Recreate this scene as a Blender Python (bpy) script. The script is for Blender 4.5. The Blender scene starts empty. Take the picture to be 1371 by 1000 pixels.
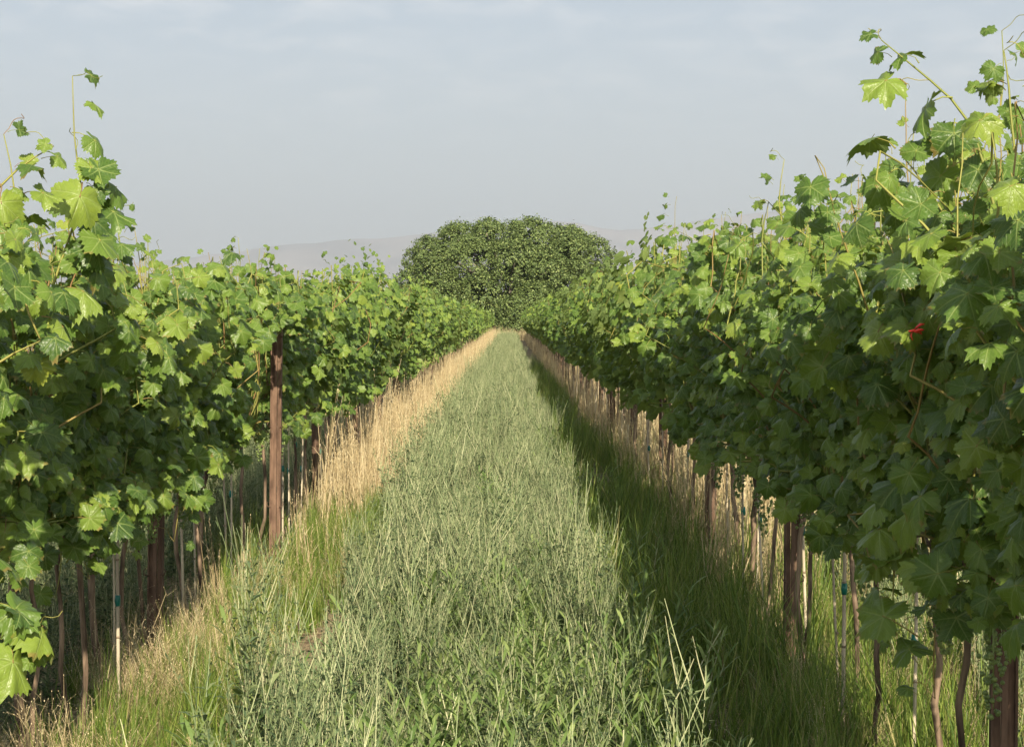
import bpy, math, random
import numpy as np
from mathutils import Vector, Matrix, noise as mnoise

R = random.Random(7)
NR = np.random.default_rng(7)
rad = math.radians
scene = bpy.context.scene
COL = scene.collection

# ------------------------------------------------------------------ camera
F = 2600.0            # focal length in pixels of a 1371 px wide frame
EYE = 1.5
HX, HY = 683.0, 428.0
cam_data = bpy.data.cameras.new("camera")
cam = bpy.data.objects.new("camera", cam_data)
COL.objects.link(cam)
cam_data.sensor_width = 36.0
cam_data.lens = F / 1371.0 * 36.0
cam_data.shift_x = (685.5 - HX) / 1371.0
cam_data.shift_y = -(500.0 - HY) / 1371.0
cam_data.clip_start = 0.05
cam_data.clip_end = 60000.0
cam.location = (0, 0, EYE)
cam.rotation_euler = (rad(90), 0, 0)
scene.camera = cam

# ------------------------------------------------------------------ light
SUN_EL, SUN_AZ = 29.0, 9.5       # elevation; degrees to the right of straight behind the camera
s_el, s_az = rad(SUN_EL), rad(SUN_AZ)
to_sun = Vector((math.sin(s_az) * math.cos(s_el), -math.cos(s_az) * math.cos(s_el), math.sin(s_el)))
sun_data = bpy.data.lights.new("sun", 'SUN')
sun = bpy.data.objects.new("sun", sun_data)
COL.objects.link(sun)
sun_data.energy = 5.0
sun_data.angle = rad(0.6)
sun_data.color = (1.0, 0.87, 0.68)
sun.rotation_euler = to_sun.to_track_quat('Z', 'Y').to_euler()
sun.location = to_sun * 50

world = bpy.data.worlds.new("World")
scene.world = world
world.use_nodes = True
wt = world.node_tree
for n in list(wt.nodes):
    wt.nodes.remove(n)
w_out = wt.nodes.new("ShaderNodeOutputWorld")
w_bg = wt.nodes.new("ShaderNodeBackground")
sky = wt.nodes.new("ShaderNodeTexSky")
sky.sky_type = 'NISHITA'
sky.sun_disc = False
sky.sun_elevation = s_el
sky.sun_rotation = math.atan2(to_sun.x, to_sun.y)
sky.altitude = 300
sky.air_density = 1.0
sky.dust_density = 2.2
sky.ozone_density = 1.6
w_bg.inputs['Strength'].default_value = 0.05
# thin veil of high cloud, broken into faint puffs, on a flat cloud layer over the whole sky
tc = wt.nodes.new("ShaderNodeTexCoord")
sep = wt.nodes.new("ShaderNodeSeparateXYZ")
wt.links.new(tc.outputs['Generated'], sep.inputs[0])
def wmath(op, a, b=None, clamp=False):
    m = wt.nodes.new("ShaderNodeMath"); m.operation = op; m.use_clamp = clamp
    for i, v in enumerate((a, b)):
        if v is None: continue
        if isinstance(v, (int, float)): m.inputs[i].default_value = v
        else: wt.links.new(v, m.inputs[i])
    return m.outputs[0]
zc = wmath('ADD', wmath('MAXIMUM', sep.outputs[2], 0.0), 0.16)
comb = wt.nodes.new("ShaderNodeCombineXYZ")
wt.links.new(wmath('DIVIDE', sep.outputs[0], zc), comb.inputs[0])
wt.links.new(wmath('DIVIDE', sep.outputs[1], zc), comb.inputs[1])
cn = wt.nodes.new("ShaderNodeTexNoise")
cn.inputs['Scale'].default_value = 8.0
cn.inputs['Detail'].default_value = 7
cn.inputs['Roughness'].default_value = 0.55
cn.inputs['Distortion'].default_value = 0.4
wt.links.new(comb.outputs[0], cn.inputs['Vector'])
cn2 = wt.nodes.new("ShaderNodeTexNoise")
cn2.inputs['Scale'].default_value = 1.3
cn2.inputs['Detail'].default_value = 3
wt.links.new(comb.outputs[0], cn2.inputs['Vector'])
zc2 = wmath('ADD', wmath('MAXIMUM', sep.outputs[2], 0.0), 0.12)
puff = wmath('MULTIPLY', wmath('SUBTRACT', cn.outputs[0], 0.44, True), 4.0, True)
broad = wmath('MULTIPLY', wmath('SUBTRACT', cn2.outputs[0], 0.30, True), 3.6, True)
near_c = wmath('MULTIPLY', wmath('SUBTRACT', sep.outputs[2], 0.075, True), 13.0, True)
cov = wmath('MULTIPLY', wmath('MULTIPLY', puff, broad), wmath('MULTIPLY', near_c, 0.45))
veil = wt.nodes.new("ShaderNodeMix"); veil.data_type = 'RGBA'
wt.links.new(wmath('MINIMUM', wmath('DIVIDE', 0.142, zc2), 0.6), veil.inputs[0])   # the veil thins overhead, where one looks through less of it
wt.links.new(sky.outputs[0], veil.inputs[6])
veil.inputs[7].default_value = (6.25, 6.45, 6.65, 1)
mixc = wt.nodes.new("ShaderNodeMix"); mixc.data_type = 'RGBA'
wt.links.new(cov, mixc.inputs[0])
wt.links.new(veil.outputs[2], mixc.inputs[6])
mixc.inputs[7].default_value = (9.2, 9.1, 9.0, 1)
wt.links.new(mixc.outputs[2], w_bg.inputs['Color'])
wt.links.new(w_bg.outputs[0], w_out.inputs['Surface'])

vs = scene.view_settings
vs.view_transform = 'Standard'; vs.look = 'None'; vs.exposure = 1.3; vs.gamma = 1.0
vs.use_curve_mapping = False
cy = scene.cycles
cy.max_bounces = 6; cy.diffuse_bounces = 2; cy.glossy_bounces = 2; cy.transmission_bounces = 4
cy.transparent_max_bounces = 8; cy.volume_bounces = 1
cy.use_denoising = True
cy.sample_clamp_indirect = 4.0

def P(px, py, y):
    """world point at distance y that the photograph shows at pixel px, py"""
    return Vector(((px - HX) / F * y, y, EYE - (py - HY) / F * y))

# ------------------------------------------------------------------ helpers
def tag(o, label=None, cat=None, group=None, kind=None):
    if label: o["label"] = label
    if cat: o["category"] = cat
    if group: o["group"] = group
    if kind: o["kind"] = kind
    return o

def link(o, parent=None):
    COL.objects.link(o)
    if parent: o.parent = parent
    return o

def empty(name, loc):
    o = bpy.data.objects.new(name, None)
    o.location = loc
    o.empty_display_size = 0.1
    return link(o)

class MB:
    """collects arrays of vertices / polygons with uv, tint and material index"""
    def __init__(s):
        s.v = []; s.f = []; s.uv = []; s.t = []; s.m = []; s.n = 0
    def add(s, v, f, uv=None, tint=0.0, mat=0):
        v = np.asarray(v, float)
        s.v.append(v)
        for q in f: s.f.append([i + s.n for i in q])
        s.m += ([mat] * len(f) if isinstance(mat, int) else list(mat))
        s.uv.append(np.zeros((len(v), 2)) if uv is None else np.asarray(uv, float))
        s.t.append(np.full(len(v), tint))
        s.n += len(v)
    def mesh(s, name, mats, smooth=True):
        me = bpy.data.meshes.new(name)
        v = np.concatenate(s.v) if s.v else np.zeros((0, 3))
        ln = np.array([len(q) for q in s.f], dtype=np.int32)
        li = np.array([i for q in s.f for i in q], dtype=np.int32)
        return fill_mesh(me, v, li, ln, np.concatenate(s.uv), np.concatenate(s.t), np.array(s.m, np.int32), mats, smooth)

def fill_mesh(me, v, li, ln, uv, tint, mi, mats, smooth):
    me.vertices.add(len(v)); me.vertices.foreach_set("co", v.astype(np.float32).ravel())
    me.loops.add(len(li)); me.loops.foreach_set("vertex_index", li)
    me.polygons.add(len(ln))
    st = np.zeros(len(ln), np.int32); st[1:] = np.cumsum(ln)[:-1]
    me.polygons.foreach_set("loop_start", st)
    me.polygons.foreach_set("material_index", mi)
    me.polygons.foreach_set("use_smooth", np.full(len(ln), smooth, bool))
    ul = me.uv_layers.new(name="UVMap")
    ul.data.foreach_set("uv", uv[li].astype(np.float32).ravel())
    at = me.attributes.new("tint", 'FLOAT', 'POINT')
    at.data.foreach_set("value", tint.astype(np.float32))
    for m in mats: me.materials.append(m)
    me.update(); me.validate()
    return me

def obj(name, me, parent=None, loc=None):
    o = bpy.data.objects.new(name, me)
    if loc is not None: o.location = loc
    return link(o, parent)

def frame_of(d):
    d = d.normalized()
    a = Vector((0, 0, 1)) if abs(d.z) < 0.9 else Vector((1, 0, 0))
    u = d.cross(a).normalized()
    return u, d.cross(u).normalized()

def tube(mb, pts, radii, sides=5, tint=0.0, mat=0, cap=True, shape=None):
    pts = [Vector(p) for p in pts]
    n = len(pts); vs_ = []; uv = []
    L = 0
    for i, p in enumerate(pts):
        d = pts[min(i + 1, n - 1)] - pts[max(i - 1, 0)]
        if i: L += (p - pts[i - 1]).length
        u, w = frame_of(d)
        for k in range(sides):
            a = 2 * math.pi * k / sides
            r = radii[i] * (shape[k] if shape else 1.0)
            vs_.append(p + u * (math.cos(a) * r) + w * (math.sin(a) * r)); uv.append((k / sides, L))
    f = []
    for i in range(n - 1):
        for k in range(sides):
            a = i * sides + k; b = i * sides + (k + 1) % sides
            f.append((a, b, b + sides, a + sides))
    if cap:
        f.append(tuple(range(sides - 1, -1, -1))); f.append(tuple((n - 1) * sides + k for k in range(sides)))
    mb.add(vs_, f, uv, tint, mat)

def box(mb, c, s, mat=0, tint=0.0, tiltx=0.0):
    x, y, z = s[0] / 2, s[1] / 2, s[2] / 2
    v = [(c[0] + a * x, c[1] + b * y, c[2] + e * z) for a in (-1, 1) for b in (-1, 1) for e in (-1, 1)]
    f = [(0, 1, 3, 2), (4, 6, 7, 5), (0, 4, 5, 1), (2, 3, 7, 6), (0, 2, 6, 4), (1, 5, 7, 3)]
    mb.add(v, f, None, tint, mat)

def spline(ctrl, n):
    """Catmull-Rom through control points"""
    c = [Vector(p) for p in ctrl]
    c = [c[0] * 2 - c[1]] + c + [c[-1] * 2 - c[-2]]
    out = []
    segs = len(c) - 3
    for i in range(n):
        t = i / (n - 1) * segs
        k = min(int(t), segs - 1); u = t - k
        p0, p1, p2, p3 = c[k:k + 4]
        out.append(0.5 * ((2 * p1) + (p2 - p0) * u + (2 * p0 - 5 * p1 + 4 * p2 - p3) * u * u + (3 * p1 - p0 - 3 * p2 + p3) * u ** 3))
    return out

# ------------------------------------------------------------------ materials
class NT:
    def __init__(s, name):
        s.mat = bpy.data.materials.new(name); s.mat.use_nodes = True
        s.t = s.mat.node_tree
        for n in list(s.t.nodes): s.t.nodes.remove(n)
        s.out = s.t.nodes.new("ShaderNodeOutputMaterial")
    def node(s, kind, **kw):
        n = s.t.nodes.new("ShaderNode" + kind)
        for k, v in kw.items(): setattr(n, k, v)
        return n
    def set(s, sock, v):
        if isinstance(v, bpy.types.NodeSocket): s.t.links.new(v, sock)
        else: sock.default_value = v
    def math(s, op, a, b=None, clamp=False):
        n = s.node("Math", operation=op, use_clamp=clamp)
        s.set(n.inputs[0], a)
        if b is not None: s.set(n.inputs[1], b)
        return n.outputs[0]
    def mix(s, fac, a, b):
        n = s.node("Mix", data_type='RGBA')
        s.set(n.inputs[0], fac); s.set(n.inputs[6], a); s.set(n.inputs[7], b)
        return n.outputs[2]
    def noise(s, scale, detail=3, vec=None, rough=0.55):
        n = s.node("TexNoise")
        n.inputs['Scale'].default_value = scale; n.inputs['Detail'].default_value = detail
        n.inputs['Roughness'].default_value = rough
        if vec is not None: s.set(n.inputs['Vector'], vec)
        return n.outputs[0]
    def smooth(s, x, a, b):
        n = s.node("MapRange", interpolation_type='SMOOTHSTEP')
        s.set(n.inputs[0], x); n.inputs[1].default_value = a; n.inputs[2].default_value = b
        return n.outputs[0]
    def rnd(s):
        oi = s.node("ObjectInfo"); at = s.node("Attribute", attribute_name="tint")
        return s.math('FRACT', s.math('ADD', oi.outputs['Random'], at.outputs['Fac']))
    def finish(s, sh): s.t.links.new(sh, s.out.inputs['Surface']); return s.mat
    def principled(s, col, rough=0.6, spec=0.3, normal=None):
        b = s.node("BsdfPrincipled")
        s.set(b.inputs['Base Color'], col); s.set(b.inputs['Roughness'], rough)
        b.inputs['Specular IOR Level'].default_value = spec
        if normal is not None: s.t.links.new(normal, b.inputs['Normal'])
        return b.outputs[0]
    def bump(s, h, strength, dist):
        b = s.node("Bump"); b.inputs['Strength'].default_value = strength; b.inputs['Distance'].default_value = dist
        s.set(b.inputs['Height'], h); return b.outputs[0]

def c4(r, g, b): return (r, g, b, 1.0)

def vine_leaf_material():
    m = NT("vine_leaf")
    uvn = m.node("UVMap", uv_map="UVMap"); sp = m.node("SeparateXYZ"); m.t.links.new(uvn.outputs[0], sp.inputs[0])
    ax = m.math('ABSOLUTE', sp.outputs[0]); y = sp.outputs[1]
    sel_p = sel_a = None
    for ang in (0, 50, 104):
        c, s_ = math.cos(rad(ang)), math.sin(rad(ang))
        perp = m.math('ABSOLUTE', m.math('SUBTRACT', m.math('MULTIPLY', ax, c), m.math('MULTIPLY', y, s_)))
        along = m.math('ADD', m.math('MULTIPLY', ax, s_), m.math('MULTIPLY', y, c))
        pen = m.math('MULTIPLY', m.math('LESS_THAN', along, 0.0), 5.0)
        perp = m.math('ADD', perp, pen)
        if sel_p is None: sel_p, sel_a = perp, along
        else:
            k = m.math('LESS_THAN', perp, sel_p)
            sel_a = m.math('ADD', m.math('MULTIPLY', along, k), m.math('MULTIPLY', sel_a, m.math('SUBTRACT', 1.0, k)))
            sel_p = m.math('MINIMUM', perp, sel_p)
    width = m.math('SUBTRACT', 0.034, m.math('MULTIPLY', sel_a, 0.024))
    main = m.math('SUBTRACT', 1.0, m.smooth(m.math('DIVIDE', sel_p, m.math('MAXIMUM', width, 0.008)), 0.5, 1.3))
    fr = m.math('FRACT', m.math('MULTIPLY', m.math('SUBTRACT', sel_a, m.math('MULTIPLY', sel_p, 0.85)), 6.0))
    side = m.math('SUBTRACT', 1.0, m.smooth(m.math('ABSOLUTE', m.math('SUBTRACT', fr, 0.5)), 0.03, 0.11))
    vein = m.math('MAXIMUM', main, m.math('MULTIPLY', side, 0.38))
    r = m.rnd()
    g1 = m.mix(m.smooth(r, 0.0, 1.0), c4(0.050, 0.112, 0.016), c4(0.118, 0.205, 0.030))
    ramp = m.node("ValToRGB")
    el = ramp.color_ramp.elements
    el[0].position = 0.0; el[0].color = c4(0.028, 0.066, 0.015)
    el[1].position = 1.0; el[1].color = c4(0.25, 0.28, 0.04)
    e = el.new(0.35); e.color = c4(0.056, 0.112, 0.018)
    e = el.new(0.72); e.color = c4(0.108, 0.175, 0.026)
    e = el.new(0.990); e.color = c4(0.17, 0.23, 0.035)
    e = el.new(0.93); e.color = c4(0.165, 0.232, 0.034)
    m.t.links.new(r, ramp.inputs[0])
    mott = m.noise(5.0, 3, uvn.outputs[0])
    col = m.mix(m.math('MULTIPLY', m.smooth(mott, 0.35, 0.7), 0.35), ramp.outputs[0], c4(0.110, 0.17, 0.034))
    rim = m.math('ADD', m.math('MULTIPLY', m.math('POWER', m.math('ADD', m.math('MULTIPLY', ax, ax), m.math('MULTIPLY', y, y)), 0.5), 0.55), m.math('MULTIPLY', m.noise(3.0, 4, uvn.outputs[0]), 0.6))
    old = m.math('MULTIPLY', m.smooth(rim, 0.74, 0.86), m.math('MULTIPLY', m.math('GREATER_THAN', m.math('FRACT', m.math('MULTIPLY', r, 13.7)), 0.72), 0.7))
    col = m.mix(old, col, c4(0.20, 0.13, 0.045))
    col = m.mix(m.math('MULTIPLY', vein, 0.55), col, c4(0.235, 0.30, 0.095))
    geo = m.node("NewGeometry")
    back = m.mix(0.45, col, c4(0.15, 0.195, 0.085))
    col2 = m.mix(geo.outputs['Backfacing'], col, back)
    # puckered blade between the sunk veins
    bl = m.node("TexVoronoi"); bl.inputs['Scale'].default_value = 9.0
    m.t.links.new(uvn.outputs[0], bl.inputs['Vector'])
    h = m.math('SUBTRACT', m.math('MULTIPLY', bl.outputs['Distance'], -0.5), vein)
    nb = m.bump(h, 0.45, 0.004)
    rough = m.math('ADD', 0.37, m.math('MULTIPLY', geo.outputs['Backfacing'], 0.3))
    p = m.principled(col2, rough, 0.30, nb)
    tr = m.node("BsdfTranslucent")
    m.set(tr.inputs['Color'], m.mix(0.75, col, c4(0.30, 0.42, 0.03)))
    mx = m.node("MixShader"); mx.inputs[0].default_value = 0.24
    m.t.links.new(p, mx.inputs[1]); m.t.links.new(tr.outputs[0], mx.inputs[2])
    return m.finish(mx.outputs[0])

def blade_material(name, stops, trans=0.25, rough=0.55, tcol=None):
    m = NT(name)
    r = m.rnd()
    ramp = m.node("ValToRGB"); el = ramp.color_ramp.elements
    el[0].position = stops[0][0]; el[0].color = c4(*stops[0][1])
    el[1].position = stops[-1][0]; el[1].color = c4(*stops[-1][1])
    for p_, c_ in stops[1:-1]:
        e = el.new(p_); e.color = c4(*c_)
    m.t.links.new(r, ramp.inputs[0])
    geo = m.node("NewGeometry")
    nz = m.noise(2.3, 2, geo.outputs['Position'])
    hsv = m.node("HueSaturation")
    m.t.links.new(ramp.outputs[0], hsv.inputs['Color'])
    m.set(hsv.inputs['Value'], m.math('ADD', 0.75, m.math('MULTIPLY', nz, 0.5)))
    col = hsv.outputs[0]
    p = m.principled(col, rough, 0.25)
    tr = m.node("BsdfTranslucent"); m.set(tr.inputs['Color'], col)
    mx = m.node("MixShader"); mx.inputs[0].default_value = trans
    m.t.links.new(p, mx.inputs[1]); m.t.links.new(tr.outputs[0], mx.inputs[2])
    return m.finish(mx.outputs[0])

def solid_noise(name, a, b, scale=20, rough=0.8, spec=0.2, bump=0.3, dist=0.004, stretch=None):
    m = NT(name)
    t = m.node("TexCoord"); vec = t.outputs['Object']
    if stretch:
        mp = m.node("Mapping"); mp.inputs['Scale'].default_value = stretch
        m.t.links.new(vec, mp.inputs[0]); vec = mp.outputs[0]
    n = m.noise(scale, 5, vec)
    oi = m.node("ObjectInfo")
    col = m.mix(m.smooth(n, 0.3, 0.7), c4(*a), c4(*b))
    hsv = m.node("HueSaturation"); m.t.links.new(col, hsv.inputs['Color'])
    m.set(hsv.inputs['Value'], m.math('ADD', 0.8, m.math('MULTIPLY', oi.outputs['Random'], 0.4)))
    return m.finish(m.principled(hsv.outputs[0], rough, spec, m.bump(n, bump, dist)))

M_LEAF = vine_leaf_material()
M_PET = blade_material("petiole", [(0, (0.20, 0.24, 0.05)), (0.6, (0.26, 0.27, 0.06)), (1, (0.24, 0.14, 0.06))], 0.15)
M_SHOOT = blade_material("green_shoot", [(0, (0.17, 0.20, 0.05)), (0.6, (0.24, 0.24, 0.06)), (1, (0.22, 0.13, 0.055))], 0.05)
M_YOUNG = blade_material("young_leaf", [(0, (0.26, 0.15, 0.07)), (1, (0.30, 0.22, 0.09))], 0.3)
M_BARK = solid_noise("vine_bark", (0.050, 0.036, 0.025), (0.26, 0.19, 0.13), 30, 0.9, 0.1, 0.8, 0.008, (1, 1, 0.15))
M_BAMBOO = solid_noise("bamboo_stake", (0.30, 0.25, 0.18), (0.48, 0.42, 0.30), 25, 0.6, 0.3, 0.2, 0.001, (1, 1, 0.1))
M_NODE = solid_noise("bamboo_joint", (0.16, 0.12, 0.08), (0.25, 0.2, 0.13), 30, 0.7)
M_RUST = solid_noise("rusty_steel", (0.060, 0.036, 0.024), (0.155, 0.098, 0.066), 22, 0.85, 0.25, 0.5, 0.002, (1, 1, 0.35))
M_TIE = solid_noise("teal_tie", (0.0, 0.09, 0.065), (0.01, 0.15, 0.11), 20, 0.4, 0.4, 0.1)
M_HOSE = solid_noise("black_hose", (0.012, 0.012, 0.013), (0.05, 0.048, 0.045), 12, 0.55, 0.35, 0.2)
M_WIRE = solid_noise("wire", (0.16, 0.15, 0.14), (0.28, 0.26, 0.24), 12, 0.5, 0.5, 0.1)
M_RED = solid_noise("red_tape", (0.55, 0.02, 0.012), (0.75, 0.05, 0.03), 12, 0.35, 0.5, 0.1)
M_GRAPE = blade_material("grape", [(0, (0.13, 0.19, 0.06)), (1, (0.20, 0.26, 0.08))], 0.2, 0.35)

# ------------------------------------------------------------------ ground and far land
def grid_mesh(name, xs, ys, zf, mat):
    mb = MB()
    v = [(x, y, zf(x, y)) for y in ys for x in xs]
    nx = len(xs)
    f = [(j * nx + i, j * nx + i + 1, (j + 1) * nx + i + 1, (j + 1) * nx + i) for j in range(len(ys) - 1) for i in range(nx - 1)]
    mb.add(v, f)
    return mb.mesh(name, [mat])

def ground_z(x, y):
    if abs(x) > 7 or y < 0 or y > 150: return 0.0
    return 0.03 * mnoise.noise((x * 1.1, y * 0.7, 3.1)) + 0.012 * mnoise.noise((x * 5, y * 5, 1))

def ground_material():
    m = NT("dry_soil")
    geo = m.node("NewGeometry"); pos = geo.outputs['Position']
    n1 = m.noise(1.4, 5, pos); n2 = m.noise(22, 6, pos, 0.7); n3 = m.noise(90, 3, pos)
    col = m.mix(m.smooth(n1, 0.35, 0.65), c4(0.105, 0.078, 0.050), c4(0.25, 0.195, 0.125))
    col = m.mix(m.smooth(n2, 0.45, 0.62), col, c4(0.34, 0.275, 0.17))
    col = m.mix(m.math('MULTIPLY', m.smooth(n3, 0.5, 0.7), 0.5), col, c4(0.055, 0.042, 0.03))
    h = m.math('ADD', n2, m.math('MULTIPLY', n3, 0.5))
    return m.finish(m.principled(col, 0.95, 0.1, m.bump(h, 0.8, 0.03)))
M_SOIL = ground_material()
xs = [-26000, -8000, -2000, -400, -80, -20] + [i * 0.25 for i in range(-28, 29)] + [20, 80, 400, 2000, 8000, 26000]
ys = [-26000, -4000, -600, -80, -10] + [i * 0.4 for i in range(0, 100)] + [40 + i * 2.5 for i in range(0, 46)] + [170, 260, 600, 2000, 6000, 14000, 26000]
tag(obj("ground", grid_mesh("ground", xs, ys, ground_z, M_SOIL)), "dry straw-littered soil under the vines and weeds", None, None, "structure")

M_ROCK = solid_noise("bare_mountain", (0.11, 0.108, 0.115), (0.21, 0.19, 0.185), 0.0015, 0.95, 0.05, 0.0, 1)
def ridge(name, prof, dist, depth, seed, label):
    """prof: list of (px, py) of the skyline; a range at that distance with slopes and gullies"""
    px = np.array([p[0] for p in prof], float); py = np.array([p[1] for p in prof], float)
    nu, nv = 150, 26
    us = np.linspace(px[0], px[-1], nu)
    top = np.interp(us, px, py)
    mb = MB(); v = []
    for j in range(nv):
        t = j / (nv - 1)
        s_ = 1 - abs(t - 0.5) * 2
        for i in range(nu):
            x = (us[i] - HX) / F * dist
            h = max(0.0, (HY - top[i]) / F * dist)
            gully = mnoise.fractal((x * 0.0011, t * 5 + seed, seed * 1.7), 1.0, 2.1, 5)
            z = h * (s_ ** 0.85) * (1 + 0.55 * gully * (1 - s_) * 2.0) + 18 * mnoise.noise((x * 0.004, t * 9, seed)) * s_
            yy = dist + (t - 0.5) * depth + 500 * mnoise.noise((x * 0.0004, seed, t * 2))
            v.append((x, yy, z - (8 if s_ < 0.02 else 0)))
    f = [(j * nu + i, j * nu + i + 1, (j + 1) * nu + i + 1, (j + 1) * nu + i) for j in range(nv - 1) for i in range(nu - 1)]
    mb.add(v, f)
    tag(obj(name, mb.mesh(name, [M_ROCK])), label, None, None, "structure")
ridge("mountain_range", [(-1400, 420), (-900, 380), (-500, 350), (0, 352), (200, 352), (300, 338), (400, 326), (480, 318), (560, 314), (640, 304),
       (700, 296), (745, 293), (780, 296), (815, 306), (850, 302), (900, 294), (960, 287), (1040, 281), (1120, 277), (1250, 285), (1500, 300), (1900, 330), (2600, 415)],
      14000, 5200, 3.0, "bare mountain range fading into haze behind the tree")

# ------------------------------------------------------------------ vine leaf meshes
def leaf_outline(n, teeth, seed):
    rr = random.Random(seed)
    key = [(0, 1.0), (12, 0.90), (26, 0.76 + rr.uniform(-.09, .06)), (38, 0.85), (51, 0.94), (65, 0.86), (79, 0.74 + rr.uniform(-.08, .06)), (93, 0.78),
           (106, 0.82), (128, 0.76), (150, 0.70), (164, 0.56), (173, 0.32), (180, 0.10)]
    ka = [k[0] for k in key]; kr = [k[1] for k in key]
    out = []; asp = rr.uniform(0.86, 1.14)
    for i in range(n):
        a = -176 + 352 * i / (n - 1)
        r = np.interp(abs(a), ka, kr)
        if teeth: r *= 1 + (0.07 if i % 2 else -0.06) * rr.uniform(0.5, 1.4)
        out.append((math.sin(rad(a)) * r * asp, math.cos(rad(a)) * r))
    return out

def leaf_arrays(n, rings, teeth, seed, petiole):
    rr = random.Random(seed)
    o = leaf_outline(n, teeth, seed)
    fold = rr.uniform(0.12, 0.85); droop = rr.uniform(0.08, 0.60); wav = rr.uniform(0.08, 0.22); ph = rr.uniform(0, 6.3)
    skew = rr.uniform(-0.12, 0.12); cup = rr.choice((1, 1, 1, -0.5))
    def zf(x, y):
        r2 = x * x + y * y; a = math.atan2(x, y)
        return (-cup * fold * abs(x) ** 1.4 - droop * max(y, 0) ** 2 * cup + wav * r2 * math.sin(3 * a + ph) + wav * .7 * r2 * math.sin(7 * a + ph * 2)
                + skew * x * y - 0.09 * math.exp(-abs(x) * 9) * (1 if y > 0 else 0.4))
    v = [(0, 0, zf(0, 0))]; uv = [(0, 0)]; f = []
    fr = [(k + 1) / rings for k in range(rings)]
    for q in fr:
        for (x, y) in o:
            # inner rings are smoother than the toothed rim
            v.append((x * q, y * q, zf(x * q, y * q))); uv.append((x * q, y * q))
    for i in range(n - 1): f.append((0, 1 + i + 1, 1 + i))
    for k in range(rings - 1):
        a = 1 + k * n; b = a + n
        for i in range(n - 1): f.append((a + i, a + i + 1, b + i + 1, b + i))
    mat = [0] * len(f)
    if petiole:
        mb = MB()
        L = rr.uniform(0.75, 1.1)
        pts = [(0, 0.05, -0.02), (0, -L * 0.35, -0.10), (rr.uniform(-.1, .1), -L * 0.75, -0.32), (rr.uniform(-.1, .1), -L, -0.62)]
        tube(mb, pts, [0.020, 0.021, 0.024, 0.034], 4, cap=False)
        pv = np.concatenate(mb.v); k = len(v)
        v += [tuple(p) for p in pv]; uv += [(0.0, -2.0)] * len(pv)
        f += [tuple(i + k for i in q) for q in mb.f]; mat += [1] * len(mb.f)
        end = Vector(pts[-1])
    else:
        end = Vector((0, -0.9, -0.45))
    return np.array(v), f, np.array(uv), mat, end

LEAF_NEAR = [leaf_arrays(59, 4, True, 100 + i, True) for i in range(18)]
LEAF_MID = [leaf_arrays(29, 2, True, 200 + i, True) for i in range(6)]
LEAF_LOW = [leaf_arrays(15, 1, False, 300 + i, False) for i in range(6)]
LEAF_FAR = [leaf_arrays(9, 1, False, 400 + i, False) for i in range(5)]
def arr_mesh(name, A, mats):
    mb = MB(); mb.add(A[0], A[1], A[2], 0.0, A[3]); return mb.mesh(name, mats)
LEAF_ME = [arr_mesh("leaf", A, [M_LEAF, M_PET]) for A in LEAF_NEAR]

class Batch:
    """many transformed copies of leaf arrays joined quickly"""
    def __init__(s, lib): s.lib = lib; s.items = []
    def add(s, k, M, t): s.items.append((k, M, t))
    def into(s, mb):
        for k, M, t in s.items:
            A = s.lib[k]
            m = np.array(M)
            mb.add(A[0] @ m[:3, :3].T + m[:3, 3], A[1], A[2], t, A[3])

# ------------------------------------------------------------------ growing a vine
def orient(nrm, tip):
    z = nrm.normalized(); y = (tip - z * tip.dot(z))
    if y.length < 1e-3: y = Vector((0, 0, -1)) - z * -z.z
    y.normalize(); x = y.cross(z)
    return Matrix(((x.x, y.x, z.x, 0), (x.y, y.y, z.y, 0), (x.z, y.z, z.z, 0), (0, 0, 0, 1)))

def shoot_path(rr, y0, side, style, top):
    """list of points from the cordon, local to the vine (row line at x=0)"""
    p = Vector((side * rr.uniform(0, 0.06), y0, rr.uniform(0.84, 0.94)))
    pts = [p.copy()]
    step = 0.07
    if style == 'up':
        d = Vector((side * rr.uniform(0.0, 0.45), rr.uniform(-0.35, 0.35), 1)).normalized(); n = int((top - p.z) / step * rr.uniform(0.86, 1.06))
        pull, wob, maxx = 0.10, 0.16, rr.uniform(0.05, 0.22)
    elif style == 'lean':
        d = Vector((side * rr.uniform(0.5, 0.9), rr.uniform(-0.5, 0.5), 0.9)).normalized(); n = rr.randint(11, 17)
        pull, wob, maxx = -0.05, 0.18, rr.uniform(0.12, 0.36); p.z += rr.uniform(0.1, 0.5); pts[0] = p.copy()
    else:   # hang
        d = Vector((side * rr.uniform(0.7, 1.2), rr.uniform(-0.7, 0.7), 0.35)).normalized(); n = rr.randint(6, 10)
        pull, wob, maxx = -0.16, 0.15, rr.uniform(0.06, 0.17)
    for i in range(n):
        d = (d + Vector((rr.uniform(-wob, wob), rr.uniform(-wob, wob), rr.uniform(-wob, wob) * 0.5 + pull))).normalized()
        if abs(p.x) > maxx and p.x * d.x > 0: d.x *= -0.2
        if style == 'up' and abs(p.x) > maxx * .6 and p.x * d.x > 0: d.x *= 0.3
        if style == 'lean' and p.z > top - 0.12 and d.z > 0: d.z = -0.15
        if p.z < 0.88 and d.z < 0: d.z = 0.02
        p = p + d.normalized() * step
        pts.append(p.copy())
    return pts

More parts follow.
